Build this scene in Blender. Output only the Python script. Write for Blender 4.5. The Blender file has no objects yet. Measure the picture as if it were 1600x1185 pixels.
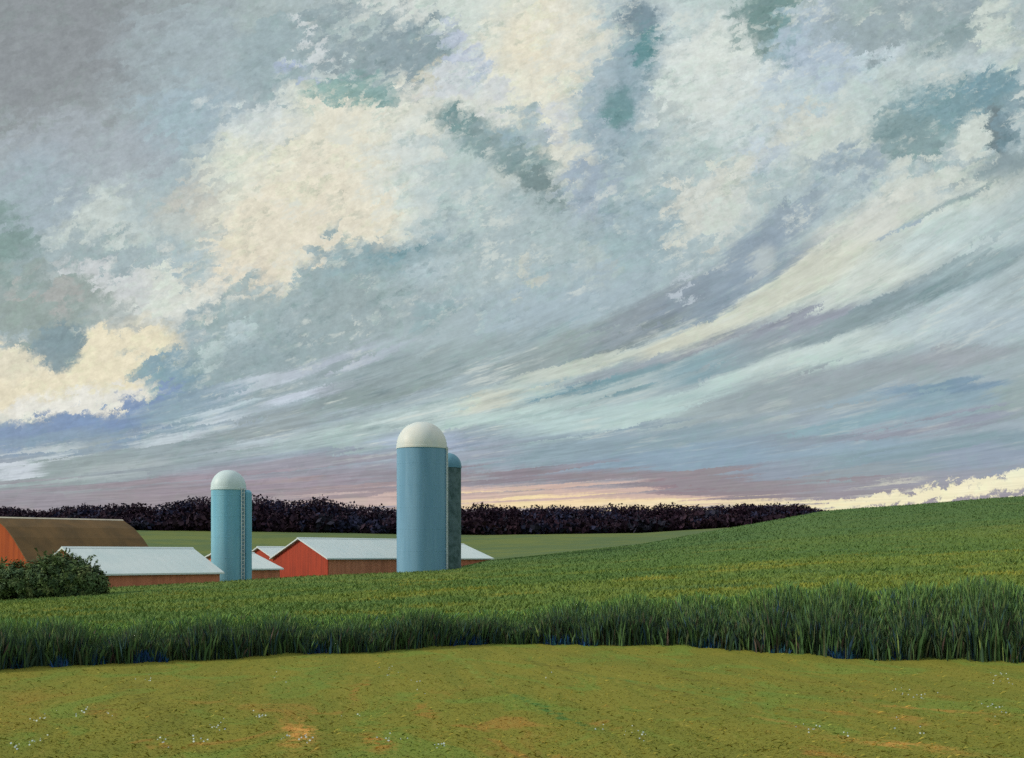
import bpy, math, random
import numpy as np
from mathutils import Vector

random.seed(7)
rng = np.random.default_rng(11)
sc = bpy.context.scene
COL = sc.collection
R = math.radians

# ---------------------------------------------------------------- camera
F = 1931.0            # focal length in photo pixels (photo 1600 x 1185)
HY = 868.0            # eye level in the photo
cam_d = bpy.data.cameras.new('camera')
cam_d.sensor_width = 36.0
cam_d.lens = 36.0 * F / 1600.0
cam_d.shift_y = (HY - 592.5) / 1600.0
cam_d.clip_start = 0.1
cam_d.clip_end = 20000
cam = bpy.data.objects.new('camera', cam_d)
COL.objects.link(cam)
cam.location = (0, 0, 0)
cam.rotation_euler = (R(90), 0, 0)
sc.camera = cam

# ---------------------------------------------------------------- exposure, sun
sc.view_settings.view_transform = 'Standard'
sc.view_settings.look = 'None'
sc.view_settings.exposure = 0.0
sc.view_settings.gamma = 1.0
sc.cycles.use_denoising = False
sc.cycles.max_bounces = 4
sc.cycles.diffuse_bounces = 2
sc.cycles.glossy_bounces = 2
sc.cycles.adaptive_threshold = 0.02
SUN_AZ, SUN_EL = -99.0, 28.0      # degrees, azimuth from the view direction (+Y) towards +X
sun_d = bpy.data.lights.new('sun', 'SUN')
sun_d.energy = 2.3
sun_d.angle = R(11)
sun_d.color = (1.0, 0.93, 0.82)
sun = bpy.data.objects.new('sun', sun_d)
COL.objects.link(sun)
_d = Vector((math.sin(R(SUN_AZ)) * math.cos(R(SUN_EL)), math.cos(R(SUN_AZ)) * math.cos(R(SUN_EL)), math.sin(R(SUN_EL))))
sun.rotation_euler = _d.to_track_quat('Z', 'Y').to_euler()


def lin(c, k=1.0):
    out = []
    for v in c:
        v = v / 255.0
        out.append((v / 12.92 if v <= 0.04045 else ((v + 0.055) / 1.055) ** 2.4) * k)
    return tuple(out)


# ---------------------------------------------------------------- node helpers
class NT:
    def __init__(self, tree):
        self.t = tree
        self.n = tree.nodes
        self.l = tree.links

    def put(self, sock, v):
        if v is None:
            return
        if isinstance(v, bpy.types.NodeSocket):
            self.l.new(v, sock)
        else:
            if sock.type == 'RGBA' and len(v) == 3:
                v = (*v, 1)
            sock.default_value = v

    def cells(self, vec, scale, seed=0.0):
        n = self.n.new('ShaderNodeTexVoronoi')
        n.voronoi_dimensions = '2D'
        n.feature = 'F1'
        self.put(n.inputs['Vector'], vec)
        n.inputs['Scale'].default_value = scale
        n.inputs['Randomness'].default_value = 1.0
        return n.outputs['Color']

    def math(self, op, a, b=None, c=None, clamp=False):
        n = self.n.new('ShaderNodeMath')
        n.operation = op
        n.use_clamp = clamp
        self.put(n.inputs[0], a)
        self.put(n.inputs[1], b)
        self.put(n.inputs[2], c)
        return n.outputs[0]

    def vmath(self, op, a, b=None, c=None, scale=None):
        n = self.n.new('ShaderNodeVectorMath')
        n.operation = op
        self.put(n.inputs[0], a)
        self.put(n.inputs[1], b)
        if c is not None:
            self.put(n.inputs[2], c)
        if scale is not None:
            self.put(n.inputs['Scale'], scale)
        return n.outputs['Value'] if op in ('LENGTH', 'DOT_PRODUCT', 'DISTANCE') else n.outputs['Vector']

    def xyz(self, x=0.0, y=0.0, z=0.0):
        n = self.n.new('ShaderNodeCombineXYZ')
        self.put(n.inputs[0], x)
        self.put(n.inputs[1], y)
        self.put(n.inputs[2], z)
        return n.outputs[0]

    def sep(self, v):
        n = self.n.new('ShaderNodeSeparateXYZ')
        self.put(n.inputs[0], v)
        return n.outputs

    def noise(self, vec, scale=1.0, detail=5, rough=0.55, dist=0.0, dim='2D', lac=2.0):
        n = self.n.new('ShaderNodeTexNoise')
        n.noise_dimensions = dim
        self.put(n.inputs['Vector'], vec)
        n.inputs['Scale'].default_value = scale
        n.inputs['Detail'].default_value = detail
        n.inputs['Roughness'].default_value = rough
        n.inputs['Lacunarity'].default_value = lac
        n.inputs['Distortion'].default_value = dist
        return n.outputs

    def mapping(self, vec, loc=(0, 0, 0), rot=0.0, scale=(1, 1, 1), kind='TEXTURE'):
        n = self.n.new('ShaderNodeMapping')
        n.vector_type = kind
        self.put(n.inputs['Vector'], vec)
        n.inputs['Location'].default_value = loc
        n.inputs['Rotation'].default_value = (0, 0, rot)
        n.inputs['Scale'].default_value = scale
        return n.outputs[0]

    def step(self, v, a, b, x=0.0, y=1.0, smooth=True):
        n = self.n.new('ShaderNodeMapRange')
        n.interpolation_type = 'SMOOTHSTEP' if smooth else 'LINEAR'
        self.put(n.inputs['Value'], v)
        n.inputs['From Min'].default_value = a
        n.inputs['From Max'].default_value = b
        n.inputs['To Min'].default_value = x
        n.inputs['To Max'].default_value = y
        return n.outputs[0]

    def mix(self, f, a, b, mode='MIX'):
        n = self.n.new('ShaderNodeMix')
        n.data_type = 'RGBA'
        n.blend_type = mode
        n.clamp_factor = True
        self.put(n.inputs[0], f)
        self.put(n.inputs[6], a)
        self.put(n.inputs[7], b)
        return n.outputs[2]

    def ramp(self, f, stops, interp='LINEAR'):
        n = self.n.new('ShaderNodeValToRGB')
        cr = n.color_ramp
        cr.interpolation = interp
        while len(cr.elements) < len(stops):
            cr.elements.new(0.5)
        for e, (p, c) in zip(cr.elements, stops):
            e.position = p
            e.color = (*c, 1)
        self.put(n.inputs[0], f)
        return n.outputs[0]


# ---------------------------------------------------------------- the sky
# A cloud deck written as a list of cloud banks in directions of the sky
# (x, y: bearing and height measured on the photo's scale), each with its own
# size, tilt and colour; noise tears their edges, as cumulus ('c', or 'q' where quieter) or as
# wind-drawn streaks that arc across the sky ('s').
# (x, y, rx, ry, tilt, colour, opacity, softness, edge)
CLOUDS = [
    # --- high grey veil at the left
    (60, 40, 330, 230, 0, (144, 150, 153), .95, .55, 'c'),
    (60, 60, 200, 120, 10, (140, 146, 150), .7, .6, 'c'),
    (330, 120, 150, 150, 0, (162, 177, 182), .85, .6, 'c'),
    (300, 190, 90, 60, 0, (160, 181, 192), .6, .7, 'c'),
    (130, 265, 170, 80, 0, (164, 173, 180), .8, .6, 'c'),
    (40, 320, 110, 80, 0, (158, 174, 182), .7, .6, 'c'),
    (240, 320, 130, 60, 15, (178, 190, 192), .8, .5, 'c'),
    (190, 350, 130, 40, 8, (198, 208, 202), .85, .5, 'c'),
    (280, 300, 90, 60, 30, (160, 178, 184), .7, .6, 'c'),
    (15, 395, 60, 60, 0, (128, 152, 148), .9, .5, 'c'),
    (120, 400, 110, 40, 0, (156, 172, 176), .8, .5, 'c'),
    (50, 470, 120, 70, 0, (152, 166, 164), .9, .5, 'c'),
    # --- upper middle
    (760, 70, 230, 190, 0, (206, 215, 208), .95, .45, 'c'),
    (840, 120, 110, 170, 0, (222, 222, 206), .95, .5, 'c'),
    (860, 70, 90, 70, 0, (226, 218, 196), .7, .7, 'c'),
    (1090, 120, 190, 150, 0, (203, 214, 212), .95, .5, 'c'),
    (1120, 80, 90, 50, 5, (206, 215, 212), .7, .6, 'c'),
    (1150, 20, 120, 40, 0, (188, 203, 202), .8, .6, 'c'),
    # --- the great cream cumulus
    (520, 250, 230, 130, 20, (216, 220, 206), .98, .35, 'c'),
    (400, 190, 70, 50, 0, (206, 214, 212), .9, .5, 'c'),
    (620, 180, 150, 70, 15, (218, 219, 208), .95, .4, 'c'),
    (540, 270, 170, 110, 15, (223, 220, 202), .9, .5, 'c'),
    (430, 370, 120, 80, 35, (221, 217, 199), .98, .35, 'c'),
    (480, 330, 130, 80, 10, (224, 218, 199), .8, .6, 'c'),
    (360, 430, 90, 55, 15, (222, 215, 196), .95, .4, 'c'),
    (250, 455, 130, 35, -4, (214, 218, 210), .9, .45, 'c'),
    (160, 440, 80, 22, -12, (200, 205, 206), .8, .5, 'c'),
    (300, 330, 60, 40, 60, (196, 190, 176), .6, .7, 'c'),
    (290, 380, 40, 60, 0, (188, 198, 194), .7, .6, 'c'),
    (310, 415, 60, 16, -8, (160, 182, 190), .6, .6, 'c'),
    # --- lower left cream window and the lobe in front
    (120, 602, 185, 50, 7, (227, 219, 194), 1.0, .25, 'q'),
    (195, 548, 88, 52, 15, (228, 220, 194), 1.0, .3, 'q'),
    (20, 565, 70, 30, 0, (222, 216, 194), .95, .35, 'q'),
    (110, 630, 150, 20, 8, (226, 226, 218), .9, .5, 'q'),
    (80, 490, 110, 45, 0, (150, 164, 160), .9, .4, 'c'),
    (170, 495, 60, 26, 10, (176, 184, 182), .7, .5, 'c'),
    (92, 540, 46, 38, 0, (132, 152, 158), .95, .3, 'q'),
    (60, 460, 60, 16, -15, (178, 176, 174), .6, .6, 'c'),
    # --- blue grey and teal pieces, top
    (560, 70, 145, 66, -8, (146, 163, 168), .95, .4, 'c'),
    (640, 70, 70, 40, -10, (142, 160, 166), .8, .5, 'c'),
    (430, 80, 70, 70, 0, (156, 174, 178), .9, .5, 'c'),
    (420, 10, 90, 22, 0, (166, 180, 180), .8, .5, 'c'),
    (545, 135, 70, 36, 10, (134, 166, 164), .9, .5, 'c'),
    (520, 100, 46, 10, 0, (196, 208, 206), .85, .5, 'c'),
    (487, 62, 15, 42, 15, (204, 211, 212), .9, .5, 'c'),
    (490, 118, 34, 16, -10, (170, 184, 206), .9, .5, 'c'),
    (560, 40, 60, 12, 5, (190, 204, 202), .6, .6, 'c'),
    (620, 12, 60, 12, -10, (204, 210, 206), .8, .5, 'c'),
    (720, 80, 46, 26, -25, (186, 196, 216), .7, .6, 'c'),
    (735, 150, 66, 34, -10, (194, 203, 216), .75, .6, 'c'),
    (668, 105, 16, 24, 0, (226, 214, 190), .6, .7, 'c'),
    (655, 260, 70, 90, 0, (206, 215, 212), .85, .6, 'c'),
    (690, 175, 90, 48, 10, (216, 219, 208), .85, .6, 'c'),
    (700, 120, 40, 30, 0, (200, 208, 214), .6, .7, 'c'),
    # the dark slanting pieces
    (720, 290, 90, 90, -30, (178, 194, 194), .8, .6, 'c'),
    (775, 225, 112, 34, -30, (136, 158, 160), .97, .45, 'q'),
    (720, 205, 50, 16, -25, (112, 146, 146), .6, .6, 'c'),
    (850, 300, 62, 20, -46, (120, 140, 141), .95, .45, 'q'),
    (835, 200, 50, 26, -10, (150, 172, 182), .8, .5, 'c'),
    (872, 190, 30, 22, 0, (188, 198, 214), .7, .6, 'c'),
    # dark column, right of the middle
    (965, 125, 70, 140, -5, (162, 180, 188), .95, .45, 'c'),
    (990, 30, 32, 34, 0, (126, 145, 154), .95, .4, 'q'),
    (975, 60, 40, 30, 0, (168, 184, 186), .8, .5, 'c'),
    (1000, 75, 24, 46, -10, (108, 146, 150), .95, .45, 'q'),
    (972, 165, 28, 38, -8, (122, 152, 156), .95, .5, 'q'),
    (965, 215, 30, 60, 0, (152, 170, 182), .8, .5, 'c'),
    (1050, 185, 46, 16, 5, (152, 168, 168), .8, .5, 'c'),
    (875, 230, 20, 90, 4, (212, 214, 202), .75, .6, 'c'),
    (910, 330, 15, 50, 8, (208, 208, 192), .7, .6, 'c'),
    # --- grey heart of the sky
    (1010, 290, 130, 90, 15, (162, 180, 184), .9, .5, 'c'),
    (920, 300, 40, 70, 0, (156, 172, 186), .8, .6, 'c'),
    (1060, 250, 80, 40, 20, (186, 200, 198), .7, .6, 'c'),
    (1010, 370, 140, 60, 5, (158, 178, 184), .9, .5, 'c'),
    (700, 480, 260, 125, 8, (164, 180, 184), .98, .3, 'c'),
    (560, 440, 90, 70, 30, (152, 170, 172), .9, .4, 'c'),
    (640, 400, 120, 30, 15, (146, 170, 176), .8, .5, 'c'),
    (620, 390, 60, 12, 12, (120, 156, 164), .6, .6, 'c'),
    (800, 400, 130, 70, 10, (170, 186, 188), .9, .5, 'c'),
    (640, 450, 70, 22, 35, (178, 196, 202), .7, .6, 's'),
    (690, 500, 40, 22, 20, (140, 166, 170), .7, .5, 'c'),
    (820, 430, 14, 14, 0, (204, 204, 188), .7, .7, 'c'),
    (930, 420, 30, 30, 0, (186, 196, 188), .6, .7, 'c'),
    (900, 470, 160, 60, 10, (164, 182, 190), .8, .6, 'c'),
    (560, 500, 120, 60, 25, (154, 170, 172), .8, .5, 's'),
    # --- left slope of the grey mass
    (330, 560, 100, 70, 20, (146, 166, 172), .98, .3, 'c'),
    (380, 510, 110, 60, 30, (156, 174, 176), .9, .4, 'c'),
    (270, 600, 60, 50, 30, (132, 160, 172), .9, .5, 'c'),
    (380, 530, 30, 34, 20, (186, 202, 204), .8, .5, 'c'),
    (330, 548, 26, 14, 0, (194, 208, 208), .7, .5, 'c'),
    (420, 560, 120, 40, 15, (148, 166, 170), .8, .5, 's'),
    (500, 590, 170, 30, 12, (150, 166, 170), .8, .5, 's'),
    # --- the blue bank under the cream window
    (80, 674, 200, 24, 9, (130, 150, 178), .95, .4, 'q'),
    (200, 650, 110, 24, 12, (128, 150, 182), .9, .4, 'c'),
    (60, 690, 160, 20, 3, (138, 158, 174), .8, .6, 's'),
    (300, 640, 110, 28, 14, (140, 162, 174), .9, .5, 's'),
    # --- the streaky apron, left
    (230, 715, 300, 36, 8, (150, 164, 168), .95, .5, 's'),
    (60, 740, 150, 28, 5, (150, 163, 164), .9, .5, 's'),
    (60, 715, 80, 7, 8, (196, 206, 210), .7, .7, 's'),
    (15, 735, 40, 16, 0, (206, 214, 222), .8, .6, 's'),
    (180, 735, 100, 14, 6, (172, 182, 184), .7, .7, 's'),
    (290, 672, 90, 9, 14, (196, 208, 214), .85, .7, 's'),
    (340, 640, 70, 7, 14, (194, 208, 214), .8, .7, 's'),
    (400, 690, 100, 10, 12, (184, 196, 204), .7, .7, 's'),
    (470, 622, 70, 8, 14, (200, 210, 222), .85, .6, 's'),
    (440, 592, 110, 9, 16, (196, 206, 216), .7, .7, 's'),
    (560, 600, 60, 10, 18, (186, 194, 206), .7, .6, 's'),
    (600, 610, 120, 14, 14, (136, 152, 150), .8, .6, 's'),
    (420, 660, 100, 14, 12, (148, 160, 160), .7, .6, 's'),
    (640, 580, 110, 16, 18, (140, 154, 158), .8, .6, 's'),
    (540, 560, 90, 10, 20, (178, 188, 200), .7, .6, 's'),
    # --- pale green band over the big silo
    (740, 640, 330, 34, 10, (174, 192, 190), .9, .6, 's'),
    (560, 680, 150, 20, 12, (166, 184, 184), .8, .6, 's'),
    (620, 655, 120, 9, 12, (192, 208, 206), .8, .6, 's'),
    (760, 625, 60, 10, 12, (204, 206, 190), .7, .7, 's'),
    (780, 655, 120, 14, 4, (184, 204, 200), .8, .6, 's'),
    # --- middle streaks, rising to the right
    (700, 560, 170, 24, 14, (150, 166, 168), .8, .6, 's'),
    (900, 545, 180, 26, 18, (150, 164, 164), .9, .5, 's'),
    (1010, 500, 150, 24, 26, (144, 156, 164), .9, .5, 's'),
    (1060, 480, 80, 18, 30, (134, 148, 160), .8, .5, 's'),
    (960, 540, 110, 12, 20, (130, 144, 146), .8, .5, 's'),
    (900, 575, 120, 12, 15, (196, 204, 192), .8, .6, 's'),
    (1010, 545, 90, 10, 22, (200, 208, 196), .85, .6, 's'),
    (1090, 520, 80, 16, 26, (206, 208, 190), .9, .5, 's'),
    (1000, 580, 150, 16, 16, (150, 160, 168), .85, .6, 's'),
    (1120, 540, 90, 12, 24, (146, 152, 160), .8, .6, 's'),
    (900, 608, 80, 12, 10, (120, 154, 166), .9, .5, 's'),
    (990, 592, 110, 10, 14, (126, 158, 166), .8, .6, 's'),
    (1130, 570, 90, 12, 18, (132, 162, 172), .8, .6, 's'),
    (1010, 640, 240, 26, 9, (180, 202, 200), .95, .5, 's'),
    (1180, 590, 130, 18, 17, (184, 204, 202), .9, .5, 's'),
    (1060, 655, 110, 12, 5, (186, 206, 202), .7, .6, 's'),
    (1080, 130, 110, 70, 8, (208, 216, 211), .75, .6, 'c'),
    (1120, 300, 70, 30, 25, (214, 215, 202), .8, .55, 'c'),
    (1100, 350, 50, 40, 35, (216, 214, 198), .8, .55, 'c'),
    (900, 60, 50, 60, 0, (222, 222, 208), .7, .6, 'c'),
    (1130, 60, 80, 40, 10, (214, 221, 214), .7, .6, 'c'),
    (985, 115, 34, 105, -7, (146, 168, 178), .85, .6, 'q'),
    (994, 30, 26, 30, 0, (122, 142, 152), .9, .45, 'q'),
    (1002, 78, 17, 34, -10, (96, 138, 142), .9, .45, 'q'),
    (970, 168, 24, 36, -8, (112, 146, 150), .9, .5, 'q'),
    (1340, 210, 110, 40, 18, (210, 216, 207), .75, .6, 'c'),
    (1440, 290, 100, 30, 15, (212, 217, 207), .8, .5, 'c'),
    (1200, 110, 60, 60, 0, (210, 219, 216), .7, .6, 'c'),
    # --- upper right
    (1200, 30, 60, 60, 0, (124, 150, 148), .95, .4, 'c'),
    (1190, 15, 46, 24, 0, (116, 142, 142), .7, .5, 'c'),
    (1232, 50, 24, 40, 10, (118, 158, 158), .7, .5, 'c'),
    (1290, 70, 80, 60, 0, (174, 190, 204), .9, .5, 'c'),
    (1420, 30, 160, 46, 8, (152, 168, 172), .95, .45, 'c'),
    (1350, 20, 40, 20, 0, (160, 178, 176), .7, .6, 'c'),
    (1490, 60, 100, 20, 22, (136, 156, 158), .8, .5, 's'),
    (1560, 60, 50, 50, 20, (200, 210, 202), .9, .5, 'c'),
    (1480, 110, 120, 22, 16, (186, 200, 202), .9, .5, 's'),
    (1370, 95, 50, 24, 10, (198, 212, 218), .85, .5, 'c'),
    (1290, 120, 90, 40, 10, (174, 190, 202), .9, .5, 'c'),
    (1250, 150, 80, 30, 15, (184, 200, 206), .7, .6, 'c'),
    (1370, 160, 130, 60, 15, (188, 202, 200), .95, .5, 'c'),
    (1250, 190, 60, 24, 20, (206, 210, 200), .8, .6, 'c'),
    (1210, 230, 50, 40, 20, (180, 196, 210), .7, .6, 'c'),
    (1300, 220, 90, 46, 15, (196, 206, 200), .8, .6, 'c'),
    (1485, 165, 112, 44, 14, (126, 156, 163), .97, .45, 'q'),
    (1550, 130, 50, 26, 20, (120, 152, 162), .9, .45, 'q'),
    (1420, 215, 66, 40, -10, (132, 156, 158), .95, .4, 'q'),
    (1520, 212, 27, 40, -4, (200, 210, 203), 1.0, .3, 'q'),
    (1560, 208, 19, 46, 12, (118, 135, 140), 1.0, .3, 'q'),
    (1580, 180, 16, 90, 0, (124, 150, 160), .7, .5, 'c'),
    (1550, 272, 80, 30, 15, (136, 154, 158), .95, .45, 'q'),
    (1330, 250, 56, 32, 20, (152, 170, 180), .9, .5, 'c'),
    (1440, 280, 110, 30, 12, (200, 208, 200), .95, .45, 'c'),
    (1330, 300, 90, 18, 18, (176, 192, 196), .7, .6, 'c'),
    # --- the long pale wedge and its grey borders
    (1130, 330, 70, 50, 40, (200, 207, 202), .9, .5, 'c'),
    (1150, 270, 60, 24, 25, (208, 212, 202), .7, .6, 'c'),
    (1380, 390, 260, 60, 24, (202, 211, 203), .98, .4, 's'),
    (1330, 360, 120, 30, 32, (208, 211, 202), .8, .5, 's'),
    (1270, 430, 120, 36, 30, (202, 206, 192), .9, .5, 's'),
    (1500, 370, 110, 40, 18, (186, 202, 202), .8, .6, 's'),
    (1500, 310, 110, 13, 20, (146, 164, 166), .9, .5, 's'),
    (1400, 355, 60, 9, 24, (158, 176, 188), .8, .5, 's'),
    (1210, 365, 110, 28, 44, (150, 166, 176), .95, .4, 's'),
    (1150, 420, 90, 30, 38, (144, 160, 172), .95, .45, 's'),
    (1160, 450, 130, 14, 32, (136, 152, 166), .8, .5, 's'),
    (1180, 415, 30, 20, 40, (196, 204, 198), .5, .6, 's'),
    (1080, 440, 30, 10, 30, (196, 206, 214), .6, .6, 'c'),
    (1160, 490, 130, 22, 28, (202, 206, 192), .9, .45, 's'),
    # dark streak under the wedge
    (1420, 475, 160, 22, 18, (134, 152, 158), .95, .45, 's'),
    (1380, 500, 170, 16, 14, (140, 158, 162), .9, .5, 's'),
    (1260, 510, 100, 18, 18, (146, 152, 164), .9, .5, 's'),
    (1540, 420, 100, 26, 22, (146, 166, 170), .9, .5, 's'),
    (1220, 540, 120, 12, 20, (148, 162, 168), .8, .6, 's'),
    # pale arm below it
    (1350, 540, 220, 20, 14, (192, 206, 202), .95, .5, 's'),
    (1480, 490, 100, 24, 22, (180, 196, 200), .9, .5, 's'),
    (1540, 520, 100, 34, 10, (172, 188, 194), .9, .6, 's'),
    (1250, 580, 120, 14, 16, (188, 206, 202), .8, .6, 's'),
    # --- mauve and blue bands over the right horizon
    (1380, 585, 220, 24, 8, (152, 163, 168), .95, .5, 's'),
    (1240, 625, 190, 20, 11, (151, 164, 168), .95, .5, 's'),
    (1060, 682, 170, 13, 7, (149, 166, 171), .9, .5, 's'),
    (1500, 560, 110, 16, 4, (158, 166, 172), .8, .6, 's'),
    (1440, 632, 150, 24, 7, (140, 164, 176), .95, .5, 's'),
    (1300, 665, 150, 14, 9, (140, 168, 178), .9, .5, 's'),
    (1480, 605, 110, 8, 3, (124, 150, 170), .8, .6, 's'),
    (1590, 620, 40, 40, 0, (150, 166, 166), .8, .6, 's'),
    (1420, 672, 170, 10, 8, (146, 152, 164), .95, .5, 's'),
    (1540, 648, 60, 8, 8, (146, 154, 168), .9, .5, 's'),
    (1250, 692, 110, 8, 7, (142, 154, 166), .9, .5, 's'),
    (1470, 705, 220, 24, 5, (137, 159, 168), .95, .5, 's'),
    (1330, 700, 120, 12, 6, (146, 168, 182), .8, .5, 's'),
    (1390, 728, 140, 12, 4, (142, 158, 168), .8, .6, 's'),
    (1530, 720, 90, 18, 4, (148, 160, 176), .8, .6, 's'),
    # --- blue haze band above the horizon, middle
    (900, 700, 330, 26, 3, (142, 162, 172), .95, .55, 's'),
    (640, 715, 200, 20, 6, (154, 162, 174), .9, .6, 's'),
    (660, 690, 60, 24, 0, (164, 178, 200), .6, .7, 's'),
    (480, 735, 200, 14, 5, (152, 150, 160), .9, .6, 's'),
    (1080, 720, 200, 20, 3, (140, 162, 178), .9, .6, 's'),
    (1130, 742, 200, 10, 3, (142, 154, 168), .8, .6, 's'),
    # --- mauve low band
    (230, 775, 330, 20, 3, (152, 144, 150), .95, .5, 's'),
    (60, 778, 120, 20, 0, (150, 146, 154), .8, .6, 's'),
    (420, 752, 190, 10, 4, (156, 146, 156), .85, .6, 's'),
    (560, 762, 180, 9, 1, (160, 146, 150), .9, .5, 's'),
    (820, 744, 260, 11, 0, (142, 134, 142), .95, .5, 's'),
    (1100, 752, 240, 14, -2, (146, 138, 144), .95, .5, 's'),
    (900, 735, 130, 7, 0, (144, 148, 160), .7, .6, 's'),
    (1290, 752, 140, 12, 2, (148, 142, 148), .9, .5, 's'),
    (1340, 738, 120, 8, 4, (148, 160, 166), .8, .5, 's'),
    # --- the light under the clouds
    (870, 778, 340, 18, 0, (206, 180, 168), .95, .45, 's'),
    (600, 781, 170, 10, 0, (200, 178, 172), .8, .5, 's'),
    (900, 786, 280, 9, 0, (238, 214, 172), 1.0, .5, 's'),
    (1100, 789, 220, 7, 0, (236, 218, 180), .9, .5, 's'),
    (1085, 765, 90, 6, -1, (142, 126, 134), .95, .4, 's'),
    (1170, 770, 120, 7, -1, (146, 136, 142), .9, .5, 's'),
    (1215, 778, 60, 5, 3, (150, 136, 140), .7, .5, 's'),
    (1400, 781, 180, 11, 6, (236, 228, 194), 1.0, .35, 'q'),
    (1500, 769, 150, 12, 6, (238, 230, 196), 1.0, .35, 'q'),
    (1570, 757, 80, 12, 7, (238, 232, 200), 1.0, .35, 'q'),
    (1598, 745, 28, 10, 10, (238, 234, 206), .9, .5, 'q'),
    (1390, 762, 50, 5, 10, (228, 226, 204), .5, .7, 's'),
    (1300, 789, 100, 6, 3, (240, 228, 190), .9, .5, 's'),
]

world = bpy.data.worlds.new('World')
sc.world = world
world.use_nodes = True
wt = NT(world.node_tree)
wt.n.clear()
gen = wt.n.new('ShaderNodeTexCoord').outputs['Generated']
dx, dy, dz = wt.sep(gen)
dys = wt.math('MAXIMUM', dy, 0.12)
K = F / 100.0
qx = wt.math('MULTIPLY', wt.math('DIVIDE', dx, dys), K)
qy = wt.math('MULTIPLY', wt.math('DIVIDE', dz, dys), K)
Q = wt.xyz(qx, qy, 0.0)
# wind direction: streaks that fan out of the left horizon, as a deck of cloud does in perspective
h0 = wt.math('SUBTRACT', qy, 0.9)
hz = wt.math('MAXIMUM', h0, 0.0)
FS = wt.math('SUBTRACT', wt.math('MULTIPLY', wt.math('ADD', wt.math('LOGARITHM', wt.math('ADD', hz, 0.45), math.e), wt.math('MULTIPLY', wt.math('MINIMUM', h0, 0.0), 1 / 0.45)), 3.4), wt.math('MULTIPLY', qx, 3.4 / 7.5))
FL = wt.xyz(FS, wt.math('MULTIPLY', qx, 0.17), 0.0)
# tearing of the edges
half = (0.5, 0.5, 0.5)


def shake(vec, amp):
    v = wt.vmath('SUBTRACT', vec, half)
    return wt.vmath('MULTIPLY', v, amp) if isinstance(amp, tuple) else wt.vmath('SCALE', v, scale=amp)


nB = wt.noise(Q, 3.4, 9, 0.74)['Color']
nC = wt.noise(Q, 15.0, 5, 0.75)['Color']
ROT = wt.mapping(Q, rot=R(24), scale=(1.0, 0.45, 1), kind='TEXTURE')
wA = shake(wt.noise(Q, 0.8, 3, 0.5)['Color'], 0.7)
wB = shake(nB, 0.6)
wC = shake(nC, 0.16)
wS = shake(wt.noise(FL, 2.2, 9, 0.74)['Color'], (1.1, 0.34, 0.0))
wT = shake(wt.noise(FL, 11.0, 6, 0.75)['Color'], (0.24, 0.07, 0.0))
# torn scraps of vapour: every scrap takes its tone from a little way off
ragged = wt.vmath('ADD', ROT, wt.vmath('ADD', shake(nB, 0.55), shake(nC, 0.22)))
raggedS = wt.vmath('ADD', FL, wt.vmath('ADD', shake(nB, 0.30), shake(nC, 0.12)))
d1 = wt.cells(ragged, 2.1)
d2 = wt.cells(ragged, 5.2)
e1 = wt.cells(raggedS, 2.4)
Q0c = wt.vmath('ADD', wt.vmath('ADD', Q, wt.vmath('ADD', wA, wt.vmath('ADD', wB, wC))), wt.vmath('ADD', shake(d1, 0.34), shake(d2, 0.26)))
Q0s = wt.vmath('ADD', wt.vmath('ADD', Q, wt.vmath('ADD', wS, wt.vmath('ADD', wT, wt.vmath('SCALE', wC, scale=0.5)))), shake(e1, (0.5, 0.22, 0.0)))
Q0q = wt.vmath('ADD', wt.vmath('ADD', Q, wt.vmath('SCALE', wA, scale=0.35)), wt.vmath('ADD', wt.vmath('SCALE', wB, scale=0.55), wt.vmath('ADD', wC, shake(d2, 0.16))))
hh = wt.step(qy, 0.0, 9.0, 0.0, 1.0, smooth=False)
# the brushed body of the vapour: mottling, streaked where the wind draws it
isS = wt.step(wt.math('ADD', wt.math('SUBTRACT', hz, wt.math('MULTIPLY', qx, 0.25)), shake(wt.noise(Q, 0.5, 3)['Color'], 2.0)), 3.6, 2.0)
tC = wt.noise(Q, 4.5, 9, 0.74)['Fac']
tD = wt.noise(ROT, 8.0, 7, 0.75)['Fac']
tS = wt.noise(FL, 5.5, 8, 0.75, 0.2)['Fac']
tCD = wt.math('ADD', wt.math('MULTIPLY', tC, 0.6), wt.math('MULTIPLY', tD, 0.4))
t1 = wt.math('ADD', wt.math('MULTIPLY', tCD, wt.math('SUBTRACT', 1.0, isS)), wt.math('MULTIPLY', tS, isS))
t1 = wt.math('ADD', t1, wt.math('MULTIPLY', wt.math('SUBTRACT', wt.sep(d2)[0], 0.5), 0.10))
lowright = wt.math('MULTIPLY', wt.step(qx, -0.5, 3.0), wt.step(qy, 4.2, 2.6))
t1 = wt.math('ADD', wt.math('MULTIPLY', wt.math('SUBTRACT', t1, 0.5), wt.math('SUBTRACT', 1.0, wt.math('MULTIPLY', lowright, 0.45))), 0.5)
gain = wt.step(t1, 0.25, 0.75, 0.80, 1.24, smooth=False)
hue = wt.noise(wt.vmath('ADD', Q, wt.vmath('ADD', shake(d1, 0.5), shake(d2, 0.3))), 2.0, 5, 0.62)['Fac']
lilac = wt.step(hue, 0.5, 0.70, 0, .28)
green = wt.step(hue, 0.5, 0.32, 0, .7)
where = wt.noise(Q, 0.9, 4, 0.6)['Fac']
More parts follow.
